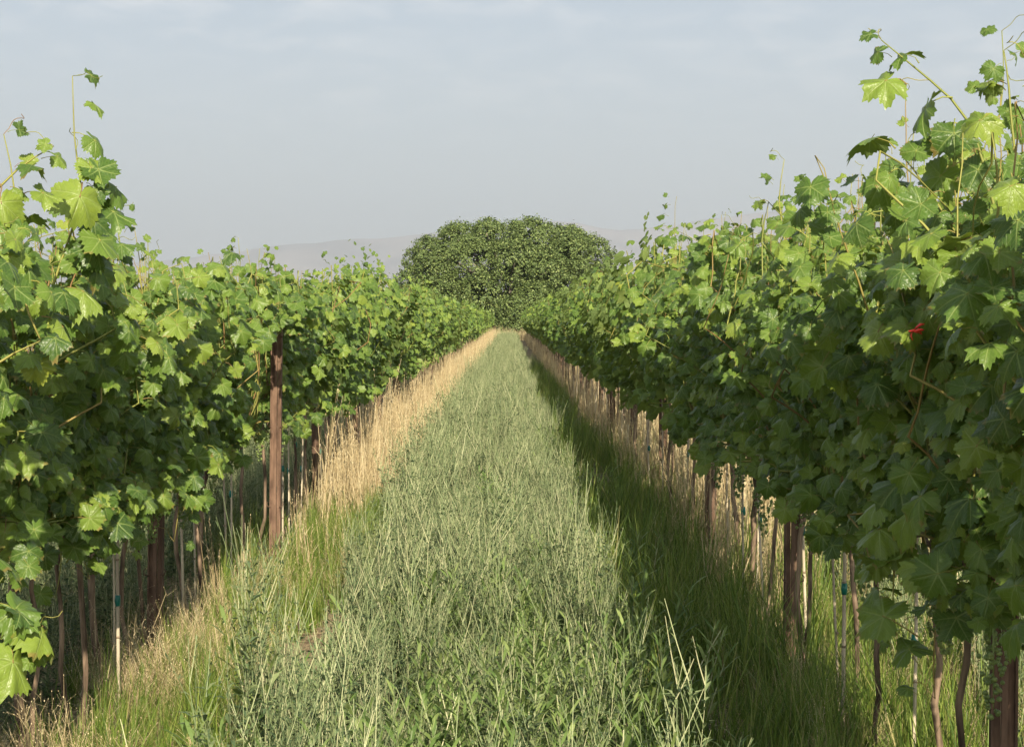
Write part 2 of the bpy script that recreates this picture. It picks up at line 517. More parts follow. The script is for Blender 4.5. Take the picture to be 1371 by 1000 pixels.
def leaves_on(rr, pts, size=1.0, lateral=0.75, taper=3, sun_pull=1.1, skip=1, droop=1.0, hollow=True):
    """(variant, matrix, tint) for the leaves along a shoot"""
    out = []
    n = len(pts)
    s_alt = 1 if rr.random() < .5 else -1
    hseed = rr.choice((1.3, 14.2, 33.1)) * 0 + hollow * 3.7
    for i in range(skip, n):
        p = pts[i]
        d = (pts[min(i + 1, n - 1)] - pts[i - 1]).normalized()
        left = n - 1 - i
        tap = 1.0 if left > taper else (0.40 + 0.60 * left / (taper + 1))
        if hollow and mnoise.noise((p.x * 4.2 + 7.7 * size, p.y * 3.6 + hseed, p.z * 3.6)) < -0.13: continue
        reps = 1 + (1 if rr.random() < lateral and left > 2 else 0) + (1 if rr.random() < lateral * 0.45 and left > 2 else 0)
        for q in range(reps):
            s_alt = -s_alt
            sidev = d.cross(Vector((1, 0.2, 0))).normalized() if abs(d.x) < .8 else Vector((0, 1, 0))
            outx = 1 if p.x + rr.gauss(0, 0.10) > 0 else -1
            outv = Vector((outx, 0, 0))
            sz = 0.053 * size * tap * (rr.uniform(0.82, 1.22) if q == 0 else rr.uniform(0.45, 0.95))
            nrm = outv * rr.uniform(0.35, 1.1) + Vector((0, 0, 1)) * rr.uniform(0.1, 1.0) + to_sun * sun_pull + sidev * s_alt * rr.uniform(-0.2, 0.55) + Vector((rr.gauss(0, .48), rr.gauss(0, .6), rr.gauss(0, .38)))
            tip = Vector((outx * 0.45, 0, -1.0 * droop)) + sidev * s_alt * 0.5 + Vector((rr.gauss(0, .3), rr.gauss(0, .4), rr.gauss(0, .25)))
            if left < 3: tip = tip + Vector((0, 0, 1.1))
            Mx = orient(nrm, tip)
            pos = p + outv * rr.uniform(0, 0.05) + sidev * s_alt * rr.uniform(0.0, 0.05)
            end = LEAF_NEAR[0][4]
            M = Matrix.Translation(pos) @ Mx @ Matrix.Scale(sz, 4) @ Matrix.Translation(-end * 0.9)
            tint = min(0.999, max(0.0, rr.gauss(0.42, 0.24) + (0.25 if left < 4 else 0)))
            out.append((M, tint, sz))
    return out

def tendril(mb, p, rr):
    d = Vector((rr.uniform(-1, 1), rr.uniform(-1, 1), rr.uniform(0.0, 1))).normalized()
    pts = [p]
    u, w = frame_of(d)
    for i in range(1, 12):
        t = i / 11
        pts.append(p + d * 0.09 * t + (u * math.cos(t * 9) + w * math.sin(t * 9)) * 0.018 * t * t)
    tube(mb, pts, [0.0011] * 12, 3, rr.random(), cap=False)

def grow(seed, width, top, density=1.0, face=0):
    """shoots of one vine: list of (points, leaves); face = alley side (+1/-1) that gets fuller growth"""
    rr = random.Random(seed)
    res = []
    n_up = int(round(22 * density)); 
    for i in range(n_up):
        y0 = (i + rr.uniform(0.1, 0.9)) / n_up * width - width / 2
        side = rr.choice((-1, 1)) if face == 0 else (face if rr.random() < 0.6 else -face)
        t = top + rr.gauss(-0.04, 0.08) + (rr.uniform(0.1, 0.24) if rr.random() < .07 else 0)
        res.append((shoot_path(rr, y0, side, 'up', t), 0))
    for i in range(int(round(7 * density))):
        side = rr.choice((-1, 1)) if face == 0 else (face if rr.random() < 0.7 else -face)
        res.append((shoot_path(rr, rr.uniform(-.5, .5) * width, side, 'lean', top), 1))
    for i in range(int(round(4 * density))):
        side = rr.choice((-1, 1)) if face == 0 else (face if rr.random() < 0.7 else -face)
        res.append((shoot_path(rr, rr.uniform(-.5, .5) * width, side, 'hang', top), 2))
    return rr, [(p, leaves_on(rr, p, 1.0, 0.95 if st == 0 else 0.75)) for p, st in res]

def shoot_mesh(mb, pts, rr, r0=0.0045):
    n = len(pts)
    tube(mb, pts, [r0 * (1 - 0.72 * i / (n - 1)) for i in range(n)], 4, rr.random())

def trunk_mesh(rr, x0=0.0, lean=0.07, two=False):
    mb = MB()
    def one(dx, r):
        n = 9
        pts = []
        ox, oy = rr.uniform(-lean, lean), rr.uniform(-lean, lean)
        for i in range(n):
            t = i / (n - 1)
            pts.append(Vector((dx * (1 - t) + ox * math.sin(t * 3.0) + rr.uniform(-.010, .010), oy * math.sin(t * 2.5) + rr.uniform(-.010, .010), -0.03 + 0.92 * t)))
        tube(mb, pts, [r * (1.25 if i == 0 else 1) * rr.uniform(.85, 1.2) for i in range(n)], 7)
    one(x0, rr.uniform(0.0085, 0.014))
    if two: one(rr.uniform(-.08, .08), 0.008)
    return mb.mesh("trunk", [M_BARK])

def cordon_mesh(rr, width):
    mb = MB()
    pts = [Vector((rr.uniform(-.012, .012), -width / 2 + width * i / 8, 0.88 + rr.uniform(-.012, .012))) for i in range(9)]
    tube(mb, pts, [0.0075] * 9, 5)
    return mb.mesh("cordon", [M_BARK])

def bunch_mesh(rr):
    mb = MB()
    L = rr.uniform(0.09, 0.14)
    ico = []
    for i in range(46):
        t = rr.random() ** 0.8
        r = 0.032 * (1 - 0.75 * t)
        a = rr.uniform(0, 6.3)
        c = Vector((math.cos(a) * r, math.sin(a) * r, -t * L - 0.02))
        s_ = rr.uniform(0.0055, 0.0075)
        v = [c + Vector(q) * s_ for q in ((0, 0, 1), (.9, 0, .3), (.28, .86, .3), (-.73, .53, .3), (-.73, -.53, .3), (.28, -.86, .3), (.73, .53, -.4), (-.28, .86, -.4), (-.9, 0, -.4), (-.28, -.86, -.4), (.73, -.53, -.4), (0, 0, -1))]
        f = [(0, 1, 2), (0, 2, 3), (0, 3, 4), (0, 4, 5), (0, 5, 1), (1, 6, 2), (2, 7, 3), (3, 8, 4), (4, 9, 5), (5, 10, 1), (6, 7, 2), (7, 8, 3), (8, 9, 4), (9, 10, 5), (10, 6, 1), (11, 7, 6), (11, 8, 7), (11, 9, 8), (11, 10, 9), (11, 6, 10)]
        mb.add(v, f, None, rr.random() * .9)
    tube(mb, [(0, 0, 0.03), (0, 0, -0.03), (0, 0, -L)], [0.002, 0.002, 0.001], 4, 0.2)
    return mb.mesh("grape_bunch", [M_GRAPE])
BUNCHES = [bunch_mesh(random.Random(900 + i)) for i in range(4)]

ROW_L, ROW_R = -1.5, 1.17
Y_END = 135.0
# vine positions along the two rows (distance from the camera)
L_NEAR = [4.2, 5.1, 6.0, 6.6, 7.15, 7.85, 8.9, 9.85, 10.9, 11.6, 12.7]
R_NEAR = [3.0, 3.9, 4.75, 5.4, 6.15, 7.0, 7.55, 8.45, 9.5, 10.4, 11.3, 12.3]
def extend(lst):
    out = list(lst); y = out[-1]
    while y < Y_END: y += 0.9; out.append(y)
    return out
L_ALL, R_ALL = extend(L_NEAR), extend(R_NEAR)
POST_L = [8.2, 11.2, 15.0] + [15.0 + 3.6 * k for k in range(1, 34)]
POST_R = [4.64, 8.0, 11.4, 14.8] + [14.8 + 3.5 * k for k in range(1, 35)]
ORD = ["first", "second", "third", "fourth", "fifth", "sixth", "seventh", "eighth", "ninth", "tenth", "eleventh", "twelfth", "thirteenth", "fourteenth", "fifteenth",
       "sixteenth", "seventeenth", "eighteenth", "nineteenth", "twentieth"]
NEAR_D = 13.2
MAX_LEAVES = 290

# extra shoots that stand out of the canopy: row, vine index, pixel path, distance, leaf size
HERO = {
    ('L', 1): [([(55, 430), (85, 340), (108, 265), (100, 190), (97, 102)], 5.3, 1.4, 1.3), ([(-60, 340), (-10, 262), (30, 222), (72, 196)], 4.9, 1.25, 0.9),
               ([(-30, 420), (10, 340), (20, 260), (5, 180)], 4.9, 1.2, 0.9)],
    ('L', 0): [([(-90, 760), (-45, 800), (0, 825), (40, 846)], 4.4, 1.3, 0.5), ([(-90, 840), (-30, 860), (22, 880)], 4.4, 1.3, 0.4)],
    ('L', 2): [([(70, 600), (75, 680), (82, 750), (74, 800)], 6.2, 1.25, 0.9), ([(110, 600), (118, 680), (112, 740), (120, 775)], 6.3, 1.2, 0.9), ([(40, 600), (30, 690), (36, 760)], 5.9, 1.2, 0.9)],
    ('L', 5): [([(170, 600), (163, 680), (170, 740)], 7.2, 1.15, 0.8), ([(236, 600), (240, 670), (233, 725)], 7.7, 1.15, 0.8)],
    ('L', 4): [([(150, 470), (155, 390), (150, 330), (152, 292)], 7.1, 0.9, 0.6)],
    ('R', 2): [([(1350, 360), (1322, 240), (1296, 160), (1250, 112), (1214, 82), (1180, 54)], 4.35, 1.25, 0.6),
               ([(1330, 420), (1290, 330), (1240, 250), (1205, 205)], 4.35, 1.35, 0.9), ([(1310, 460), (1260, 360), (1225, 280), (1180, 245)], 4.6, 1.35, 0.9)],
    ('R', 1): [([(1400, 420), (1372, 300), (1356, 180), (1350, 110), (1344, 68)], 4.0, 1.05, 0.6), ([(1420, 380), (1395, 260), (1385, 150), (1375, 80)], 4.0, 1.05, 0.8)],
    ('R', 3): [([(1260, 640), (1215, 700), (1195, 780), (1200, 850)], 4.9, 1.45, 0.3), ([(1290, 700), (1262, 790), (1250, 870), (1252, 935)], 4.7, 1.45, 0.3),
               ([(1330, 560), (1300, 640), (1310, 740), (1300, 800)], 4.5, 1.4, 0.5)],
    ('R', 5): [([(1058, 400), (1052, 330), (1043, 270), (1050, 214)], 6.8, 0.8, 0.2)],
}

leaf_count = 0
def near_vine(row, i, y):
    global leaf_count
    X = ROW_L if row == 'L' else ROW_R
    face = 1 if row == 'L' else -1
    name_row = "left" if row == 'L' else "right"
    allv = L_ALL if row == 'L' else R_ALL
    width = (allv[i + 1] - (allv[i - 1] if i else y - 0.9)) / 2 * 1.25
    width = max(width, 0.85)
    top = (1.83 if row == 'L' else 1.97) + R.uniform(-0.05, 0.05)
    rr, shoots = grow(5000 + i * 17 + (0 if row == 'L' else 1000), width, top, 0.85 * width / 0.9, face)
    root = empty("grapevine", (X, y, 0))
    lab = "grapevine in the %s row, %s vine counted from the camera" % (name_row, ORD[i])
    tag(root, lab, "grapevine", "grapevines trained along the two rows")
    obj("trunk", trunk_mesh(rr, rr.uniform(-.06, .06), 0.075, rr.random() < .5), root)
    obj("cordon", cordon_mesh(rr, width), root)
    ext = []
    for (px, dist, size, lat) in HERO.get((row, i), []):
        pts = [P(a, b, dist) - Vector((X, y, 0)) for a, b in px]
        ln = sum((pts[k + 1] - pts[k]).length for k in range(len(pts) - 1))
        sp = spline(pts, max(6, int(ln / 0.065)))
        ext.append((sp, leaves_on(rr, sp, size, lat, 1 if px[-1][1] > px[0][1] else 3, 1.2, 0, 1.0, False), True))
    leaves = []
    for sh in [(a, b, False) for a, b in shoots] + ext:
        pts, lv, hero = sh
        mb = MB(); shoot_mesh(mb, pts, rr)
        if hero or rr.random() < 0.2:
            tendril(mb, pts[-1], rr)
            if len(pts) > 5: tendril(mb, pts[-4], rr)
        obj("shoot", mb.mesh("shoot", [M_SHOOT]), root)
        for (M, t, sz) in lv:
            w = M.translation
            if row == 'R' and 3.3 < w.y + y < 4.34 and (Vector((w.x + X, 0, w.z)) * (4.3 / (w.y + y)) - Vector((0.901, 0, EYE * (4.3 / (w.y + y)) - 0.021))).length < 0.075: continue
            if row == 'L' and -1.43 < w.x + X and 9.6 < w.y + y < 11.3 and w.z < 1.5 and abs((w.x + X) / (w.y + y) + 1.37 / 11.2) < 0.014: continue
            score = face * w.x * 1.4 + 0.25 * w.z + 3 * sz - 0.1 * w.y + (2 if hero else 0)
            leaves.append((score, M, t))
    leaves.sort(key=lambda q: -q[0])
    for k, (s_, M, t) in enumerate(leaves[:MAX_LEAVES]):
        o = bpy.data.objects.new("leaf", LEAF_ME[rr.randrange(len(LEAF_ME))])
        o.matrix_basis = M
        o.parent = root
        COL.objects.link(o)
        leaf_count += 1
    rest = leaves[MAX_LEAVES:]
    if rest:
        b = Batch(LEAF_MID)
        for s_, M, t in rest: b.add(rr.randrange(len(LEAF_MID)), M, t)
        mb = MB(); b.into(mb)
        o = obj("foliage", mb.mesh("foliage", [M_LEAF, M_PET]), root); o["kind"] = "stuff"
    for k in range(rr.randint(1, 3)):
        obj("grape_bunch", BUNCHES[rr.randrange(4)], root, (face * rr.uniform(0.02, 0.16), rr.uniform(-.35, .35), rr.uniform(0.78, 0.90)))
    return root

for i, y in enumerate(L_ALL):
    if y < NEAR_D: near_vine('L', i, y)
for i, y in enumerate(R_ALL):
    if y < NEAR_D: near_vine('R', i, y)

# vines farther along the rows: shared foliage meshes, a trunk and foliage each
def foliage_mesh(seed, lib, dens, scale, top, with_trunk=False):
    rr, shoots = grow(seed, 1.1, top, dens, 0)
    mb = MB(); b = Batch(lib)
    for pts, lv in shoots:
        for M, t, sz in lv:
            if scale != 1.0: M = M @ Matrix.Scale(scale, 4)
            b.add(rr.randrange(len(lib)), M, t)
    b.into(mb)
    mats = [M_LEAF, M_PET]
    for pts, lv in shoots[::2]:
        n = len(pts); pp = pts[::3]
        tube(mb, pp, [0.004] * len(pp), 3, rr.random(), 1, cap=False)
    if with_trunk:
        tube(mb, [(0, 0, -0.03), (rr.uniform(-.03, .03), 0, .4), (0, 0, .75)], [.015, .013, .012], 5, 0, 2); mats = mats + [M_BARK]
    return mb.mesh("foliage", mats)
MID_ME = [foliage_mesh(7000 + k, LEAF_LOW, 1.0, 1.0, 1.90 + 0.05 * (k % 3)) for k in range(9)]
FAR_ME = [foliage_mesh(7100 + k, LEAF_FAR, 0.8, 1.12, 1.97, True) for k in range(5)]
TRUNKS = [trunk_mesh(random.Random(40 + k)) for k in range(6)]
for row, lst in (('L', L_ALL), ('R', R_ALL)):
    X = ROW_L if row == 'L' else ROW_R
    nm = "left" if row == 'L' else "right"
    prev = -1
    for i, y in enumerate(lst):
        if y < NEAR_D: continue
        zs = R.uniform(0.95, 1.05) * (1.0 if row == 'L' else 1.04)
        rz = (0 if R.random() < .5 else math.pi) + R.uniform(-.06, .06)
        if y < 50:
            k = R.choice([q for q in range(9) if q != prev]); prev = k
            root = empty("grapevine", (X + R.uniform(-.04, .04), y, 0)); root.rotation_euler.z = rz; root.scale.z = zs
            obj("trunk", TRUNKS[R.randrange(6)], root)
            o = obj("foliage", MID_ME[k], root); o["kind"] = "stuff"
        else:
            k = R.choice([q for q in range(5) if q != prev]); prev = k
            root = obj("grapevine", FAR_ME[k], None, (X + R.uniform(-.04, .04), y, 0)); root.rotation_euler.z = rz; root.scale.z = zs
        if i < 20: lab = "grapevine in the %s row, %s vine counted from the camera" % (nm, ORD[i])
        elif y < 50: lab = "grapevine merging with its neighbours in the middle stretch of the %s row" % nm
        else: lab = "small distant grapevine in the far stretch of the %s row" % nm
        tag(root, lab, "grapevine", "grapevines trained along the two rows")

# ------------------------------------------------------------------ posts, stakes, hoses, wires
def post_meshes():
    out = []
    for s_ in range(3):
        rr = random.Random(70 + s_)
        mb = MB(); h = 1.62
        # folded steel section: a web with two returned flanges and a central rib
        box(mb, (0, 0.000, h / 2 - 0.05), (0.015, 0.010, h))
        box(mb, (-0.0175, 0.006, h / 2 - 0.05), (0.017, 0.006, h))
        box(mb, (0.0175, 0.006, h / 2 - 0.05), (0.017, 0.006, h))
        box(mb, (-0.0285, 0.012, h / 2 - 0.05), (0.006, 0.032, h))
        box(mb, (0.0285, 0.012, h / 2 - 0.05), (0.006, 0.032, h))
        body = mb.mesh("post_body", [M_RUST], False)
        clips = []
        hb = MB()
        tube(hb, [(0.026, -0.006, 0), (0.042, -0.016, 0.006), (0.047, -0.006, 0.022), (0.040, 0.0, 0.03)], [0.0028] * 4, 4)
        out.append((body, hb.mesh("wire_hook", [M_RUST])))
    return out
POSTS = post_meshes()
def place_posts(lst, X, nm):
    for i, y in enumerate(lst):
        body, hook = POSTS[i % 3]
        if y < 45:
            root = empty("trellis_post", (X + R.uniform(-.015, .015) + (0.13 if y == 11.2 else 0), y, 0))
            obj("body", body, root)
            if y < 26:
                for z in (0.42, 0.88, 1.12, 1.4):
                    obj("wire_hook", hook, root, (0, 0, z)); o = obj("wire_hook", hook, root, (0, 0, z)); o.scale.x = -1
        else:
            root = obj("trellis_post", body, None, (X, y, 0))
        root.rotation_euler = (R.uniform(-.015, .015), R.uniform(-.02, .02), R.uniform(-.1, .1))
        lab = ("rusty steel trellis post in the %s row, %s from the camera" % (nm, ORD[i])) if i < 8 else "rusty steel trellis post mostly hidden in the far stretch of the %s row" % nm
        tag(root, lab, "post", "rusty posts carrying the trellis wires")
place_posts(POST_L, ROW_L, "left"); place_posts(POST_R, ROW_R, "right")

def stake_mesh(seed, h):
    rr = random.Random(seed)
    mb = MB(); r = rr.uniform(0.0055, 0.0075)
    pts = []; rd = []
    b = rr.uniform(-.012, .012)
    n = 9
    for i in range(n):
        t = i / (n - 1)
        pts.append((b * math.sin(t * 3.1), 0, -0.05 + (h + 0.05) * t)); rd.append(r * (1 - 0.25 * t))
    tube(mb, pts, rd, 6)
    body = mb.mesh("cane", [M_BAMBOO])
    nb = MB(); tube(nb, [(0, 0, -0.004), (0, 0, 0), (0, 0, 0.004)], [r * .98, r * 1.22, r * .98], 6)
    tb = MB(); tube(tb, [(0, 0, -0.02), (0.002, 0, 0), (0, 0, 0.02)], [0.009, 0.0115, 0.009], 7)
    return body, nb.mesh("cane_joint", [M_NODE]), tb.mesh("tie", [M_TIE]), h
STAKES = [stake_mesh(300 + k, 1.0 + 0.08 * k) for k in range(4)] + [stake_mesh(310, 0.55)]
STK_L = [(5.9, -0.06, 0.02), (8.65, 0.05, 0.01), (9.4, -0.02, -0.06), (10.3, 0.0, -0.07), (12.55, 0.03, 0.03), (11.7, 0.1, 0.0), (13.4, 0.05, 0.02), (14.1, -0.05, 0.0), (14.9, 0.06, 0.04), (6.95, 0.1, 0.03), (7.6, -0.05, -0.04), (11.0, -0.08, 0.04), (13.0, 0.02, -0.02)]
STK_R = [(7.05, 0.03, 0.02), (8.3, 0.10, 0.03), (8.85, 0.0, 0.04), (9.6, 0.05, -0.03), (10.3, -0.03, 0.05), (12.1, 0.05, 0.02), (12.9, 0.0, -.03), (13.6, 0.06, 0.02), (14.3, -.05, 0.0), (5.9, 0.05, 0.02), (6.6, -.04, -.03), (9.2, -.06, 0.02), (11.0, .06, -.03)]
def place_stakes(lst, X, nm):
    lst = sorted(lst); y = lst[-1][0]
    while y < 34:
        y += R.uniform(0.7, 1.0); lst.append((y, R.uniform(-.1, .1), R.uniform(-.05, .05)))
    for i, (y, dx, ti) in enumerate(lst):
        k = R.randrange(5) if i > 2 else 1 + i % 3
        body, nd, tie, h = STAKES[k]
        root = empty("training_stake", (X + dx, y, 0))
        root.rotation_euler = (R.uniform(-.03, .03), ti, R.uniform(0, 6))
        cane = obj("cane", body, root)
        if y < 16:
            z = R.uniform(0.1, 0.25)
            while z < h - 0.1:
                obj("cane_joint", nd, cane, (0, 0, z)); z += R.uniform(0.18, 0.28)
            if R.random() < 0.65: obj("tie", tie, root, (0, 0, min(h - .06, R.uniform(0.45, 0.62))))
        lab = ("thin pale bamboo stake in the %s row, %s from the camera" % (nm, ORD[i])) if i < 13 else "thin pale stake among dry grass farther along the %s row" % nm
        tag(root, lab, "stake", "pale training stakes under the vines")
place_stakes(STK_L, ROW_L, "left"); place_stakes(STK_R, ROW_R, "right")

def hose(X, nm, y0):
    rr = random.Random(len(nm))
    pts = []; y = y0
    while y < 60:
        pts.append(Vector((X + 0.10 * math.sin(y * 1.3) + rr.uniform(-.02, .02), y, 0.035 + 0.03 * max(0, math.sin(y * 2.1)))))
        y += 0.25
    mb = MB(); tube(mb, pts, [0.0095] * len(pts), 7)
    tag(obj("drip_hose", mb.mesh("drip_hose", [M_HOSE])), "black drip hose lying on the ground along the %s row" % nm, "hose")
hose(ROW_L + 0.08, "left", 5.0); hose(ROW_R - 0.12, "right", 4.0)
for X, nm in ((ROW_L, "left"), (ROW_R, "right")):
    for z, w in ((0.88, "lowest"), (1.12, "middle"), (1.40, "upper")):
        mb = MB()
        pts = [Vector((X - 0.046, 1.0 + 0.9 * i, z - 0.012 * math.sin(i * 0.8) ** 2)) for i in range(152)]
        tube(mb, pts, [0.0013] * len(pts), 3)
        tag(obj("trellis_wire", mb.mesh("trellis_wire", [M_WIRE])), "%s thin trellis wire threaded through the %s row" % (w, nm), "wire", "trellis wires of the %s row" % nm)

# red tape knotted in the canopy
rt = MB(); c = P(1228, 441, 4.3) 
rr = random.Random(5)
for k in range(5):
    a = rr.uniform(-0.5, 0.9)
    L = rr.uniform(0.008, 0.014)
    d = Vector((math.cos(a), rr.uniform(-.4, .4), math.sin(a)))
    o_ = Vector((rr.uniform(-.008, .008), rr.uniform(-.006, .006), rr.uniform(-.008, .008)))
    tube(rt, [o_ - d * L, o_ + Vector((0, -.006, .004)), o_ + d * L], [0.003, 0.0065, 0.002], 5, shape=[1, .5, 1, .8, .5])
tube(rt, [(-.008, 0, 0), (-.014, -.004, -.014), (-.010, 0, -.024)], [0.004, 0.005, 0.001], 5, shape=[1, .3, 1, .8, .3])
tag(obj("red_tape", rt.mesh("red_tape", [M_RED]), None, c), "bright red tape knotted among leaves of the right row", "tape")

# ------------------------------------------------------------------ weeds and grasses
PROTO = bpy.data.collections.new("plant_kinds")     # never linked to the scene: only feeds the scattered ground cover
def ribbon(mb, pts, w, tint, mat=0, tip=0.3, az=None):
    n = len(pts); v = []
    az = R.uniform(0, 6.3) if az is None else az
    s_ = Vector((math.cos(az), math.sin(az), 0))
    for i, p in enumerate(pts):
        k = w * (1 - (1 - tip) * i / (n - 1)) / 2
        v += [p - s_ * k, p + s_ * k]
    mb.add(v, [(2 * i, 2 * i + 1, 2 * i + 3, 2 * i + 2) for i in range(n - 1)], None, tint, mat)

def leaflet(mb, p, d, L, w, tint, mat):
    u = d.cross(Vector((0, 0, 1)))
    if u.length < .1: u = Vector((1, 0, 0))
    u.normalize()
    mid = p + d * L * 0.45 + Vector((0, 0, 0.1 * L))
    tip = p + d * L + Vector((0, 0, -0.12 * L))
    mb.add([p, mid - u * w / 2, tip, mid + u * w / 2], [(0, 1, 2, 3)], None, tint, mat)

M_WEED = blade_material("cover_crop_leaf", [(0, (0.048, 0.084, 0.040)), (0.5, (0.108, 0.156, 0.070)), (1, (0.195, 0.24, 0.105))], 0.25, 0.6)
M_WSTEM = blade_material("cover_crop_stem", [(0, (0.12, 0.165, 0.075)), (0.6, (0.22, 0.26, 0.125)), (1, (0.42, 0.42, 0.25))], 0.1, 0.6)
M_YELLOW = blade_material("yellow_flower", [(0, (0.55, 0.45, 0.02)), (1, (0.6, 0.5, 0.05))], 0.2)
M_LUSH = blade_material("lush_leaf", [(0, (0.080, 0.140, 0.035)), (0.5, (0.145, 0.215, 0.060)), (1, (0.22, 0.28, 0.095))], 0.3, 0.5)
M_GRASS = blade_material("green_grass", [(0, (0.055, 0.11, 0.018)), (0.5, (0.125, 0.19, 0.030)), (0.9, (0.20, 0.25, 0.05)), (1, (0.32, 0.28, 0.13))], 0.3, 0.5)
M_DRY = blade_material("dry_grass", [(0, (0.24, 0.18, 0.09)), (0.5, (0.41, 0.33, 0.18)), (1, (0.60, 0.52, 0.33))], 0.2, 0.65)

def proto(name, mb, mats, smooth=False):
    o = bpy.data.objects.new(name, mb.mesh(name, mats, smooth))
    PROTO.objects.link(o); return o

def wiry_weed(seed, h, nst):
    """cover crop: upright branching pale stems with narrow leaves and pods"""
    rr = random.Random(seed); mb = MB()
    for s_ in range(nst):
        a = rr.uniform(0, 6.3); r0 = rr.uniform(0, 0.05)
        b = Vector((math.cos(a) * r0, math.sin(a) * r0, -0.01)); hh = h * rr.uniform(0.6, 1.1)
        le = Vector((rr.gauss(0, .08), rr.gauss(0, .08), 1)).normalized()
        pts = [b + le * hh * t + Vector((rr.gauss(0, .006), rr.gauss(0, .006), 0)) for t in (0, .3, .6, .85, 1)]
        ribbon(mb, pts, 0.0030, rr.random() * .98, 1, 0.35, rr.uniform(-.6, .6) )
        def at(t):
            k = min(3, int(t * 4)); u = t * 4 - k
            return pts[k].lerp(pts[k + 1], u)
        for q in range(rr.randint(26, 36)):
            t = rr.uniform(0.03, 0.88); aa = rr.uniform(0, 6.3)
            d = Vector((math.cos(aa), math.sin(aa), rr.uniform(0.0, 0.9))).normalized()
            L = rr.uniform(0.035, 0.075) * (1.15 - 0.7 * t)
            leaflet(mb, at(t), d, L, L * rr.uniform(0.18, 0.32), rr.random() * .9, 0)
        for q in range(rr.randint(3, 6)):
            t = rr.uniform(0.35, 0.9); aa = rr.uniform(0, 6.3)
            d = Vector((math.cos(aa) * .45, math.sin(aa) * .45, 1)).normalized()
            L = hh * rr.uniform(0.12, 0.3); p0 = at(t)
            ribbon(mb, [p0, p0 + d * L * .5, p0 + d * L + Vector((0, 0, 0.01))], 0.0028, rr.random() * .8, 1, 0.4, rr.uniform(-.6, .6))
            for z in range(4):
                dd = (d + Vector((rr.gauss(0, .6), rr.gauss(0, .6), 0))).normalized()
                leaflet(mb, p0 + d * L * rr.uniform(.2, 1), dd, rr.uniform(.012, .028), 0.005, rr.random() * .9, 0)
        if rr.random() < 0.012:
            for z in range(3): leaflet(mb, pts[-1], Vector((rr.gauss(0, 1), rr.gauss(0, 1), .6)).normalized(), 0.012, 0.012, 0.3, 2)
    return proto("weed", mb, [M_WEED, M_WSTEM, M_YELLOW])

def lush_weed(seed, h, nst):
    rr = random.Random(seed); mb = MB()
    for s_ in range(nst):
        a = rr.uniform(0, 6.3)
        le = Vector((math.cos(a) * rr.uniform(.05, .45), math.sin(a) * rr.uniform(.05, .45), 1)).normalized(); hh = h * rr.uniform(.6, 1.1)
        b = Vector((math.cos(a) * .02, math.sin(a) * .02, -.01))
        pts = [b + le * hh * t + Vector((0, 0, .0)) for t in (0, .35, .7, 1)]
        ribbon(mb, pts, 0.005, rr.random() * .6, 1, 0.4, rr.uniform(-.6, .6))
        n = rr.randint(22, 32)
        for q in range(n):
            t = 0.08 + 0.92 * q / n; aa = q * 2.4 + rr.uniform(-.4, .4)
            up = 0.35 + t * 0.9
            d = Vector((math.cos(aa), math.sin(aa), up)).normalized()
            L = rr.uniform(0.07, 0.12) * (1.1 - .45 * t); w = L * rr.uniform(.10, .17)
            p0 = b + le * hh * t; u = d.cross(Vector((0, 0, 1))).normalized()
            p1 = p0 + d * L * .35; p2 = p0 + d * L * .7 - Vector((0, 0, .06 * L)); p3 = p0 + d * L - Vector((0, 0, .2 * L))
            mb.add([p0, p1 - u * w * .45, p1 + u * w * .45, p2 - u * w * .4, p2 + u * w * .4, p3], [(0, 1, 2), (1, 3, 4, 2), (3, 5, 4)], None, rr.random() * .9, 0)
    return proto("lush_weed", mb, [M_LUSH, M_WSTEM])

def grass_tuft(seed, h, nb, w, spread, mats, dry=0.08):
    rr = random.Random(seed); mb = MB()
    for s_ in range(nb):
        a = rr.uniform(0, 6.3); r0 = rr.uniform(0, spread * .35)
        b = Vector((math.cos(a) * r0, math.sin(a) * r0, -.01)); hh = h * rr.uniform(.45, 1.1)
        a2 = rr.uniform(0, 6.3); bend = rr.uniform(.05, .55)
        hd = Vector((math.cos(a2), math.sin(a2), 0))
        pts = [b + Vector((0, 0, hh * (t - .25 * bend * t * t))) + hd * hh * bend * t * t for t in (0, .3, .6, .85, 1)]
        ribbon(mb, pts, w * rr.uniform(.6, 1.2), rr.random() * .999, 0, 0.12, a2 + math.pi / 2 + rr.uniform(-.5, .5))
    return proto("grass_tuft", mb, mats)

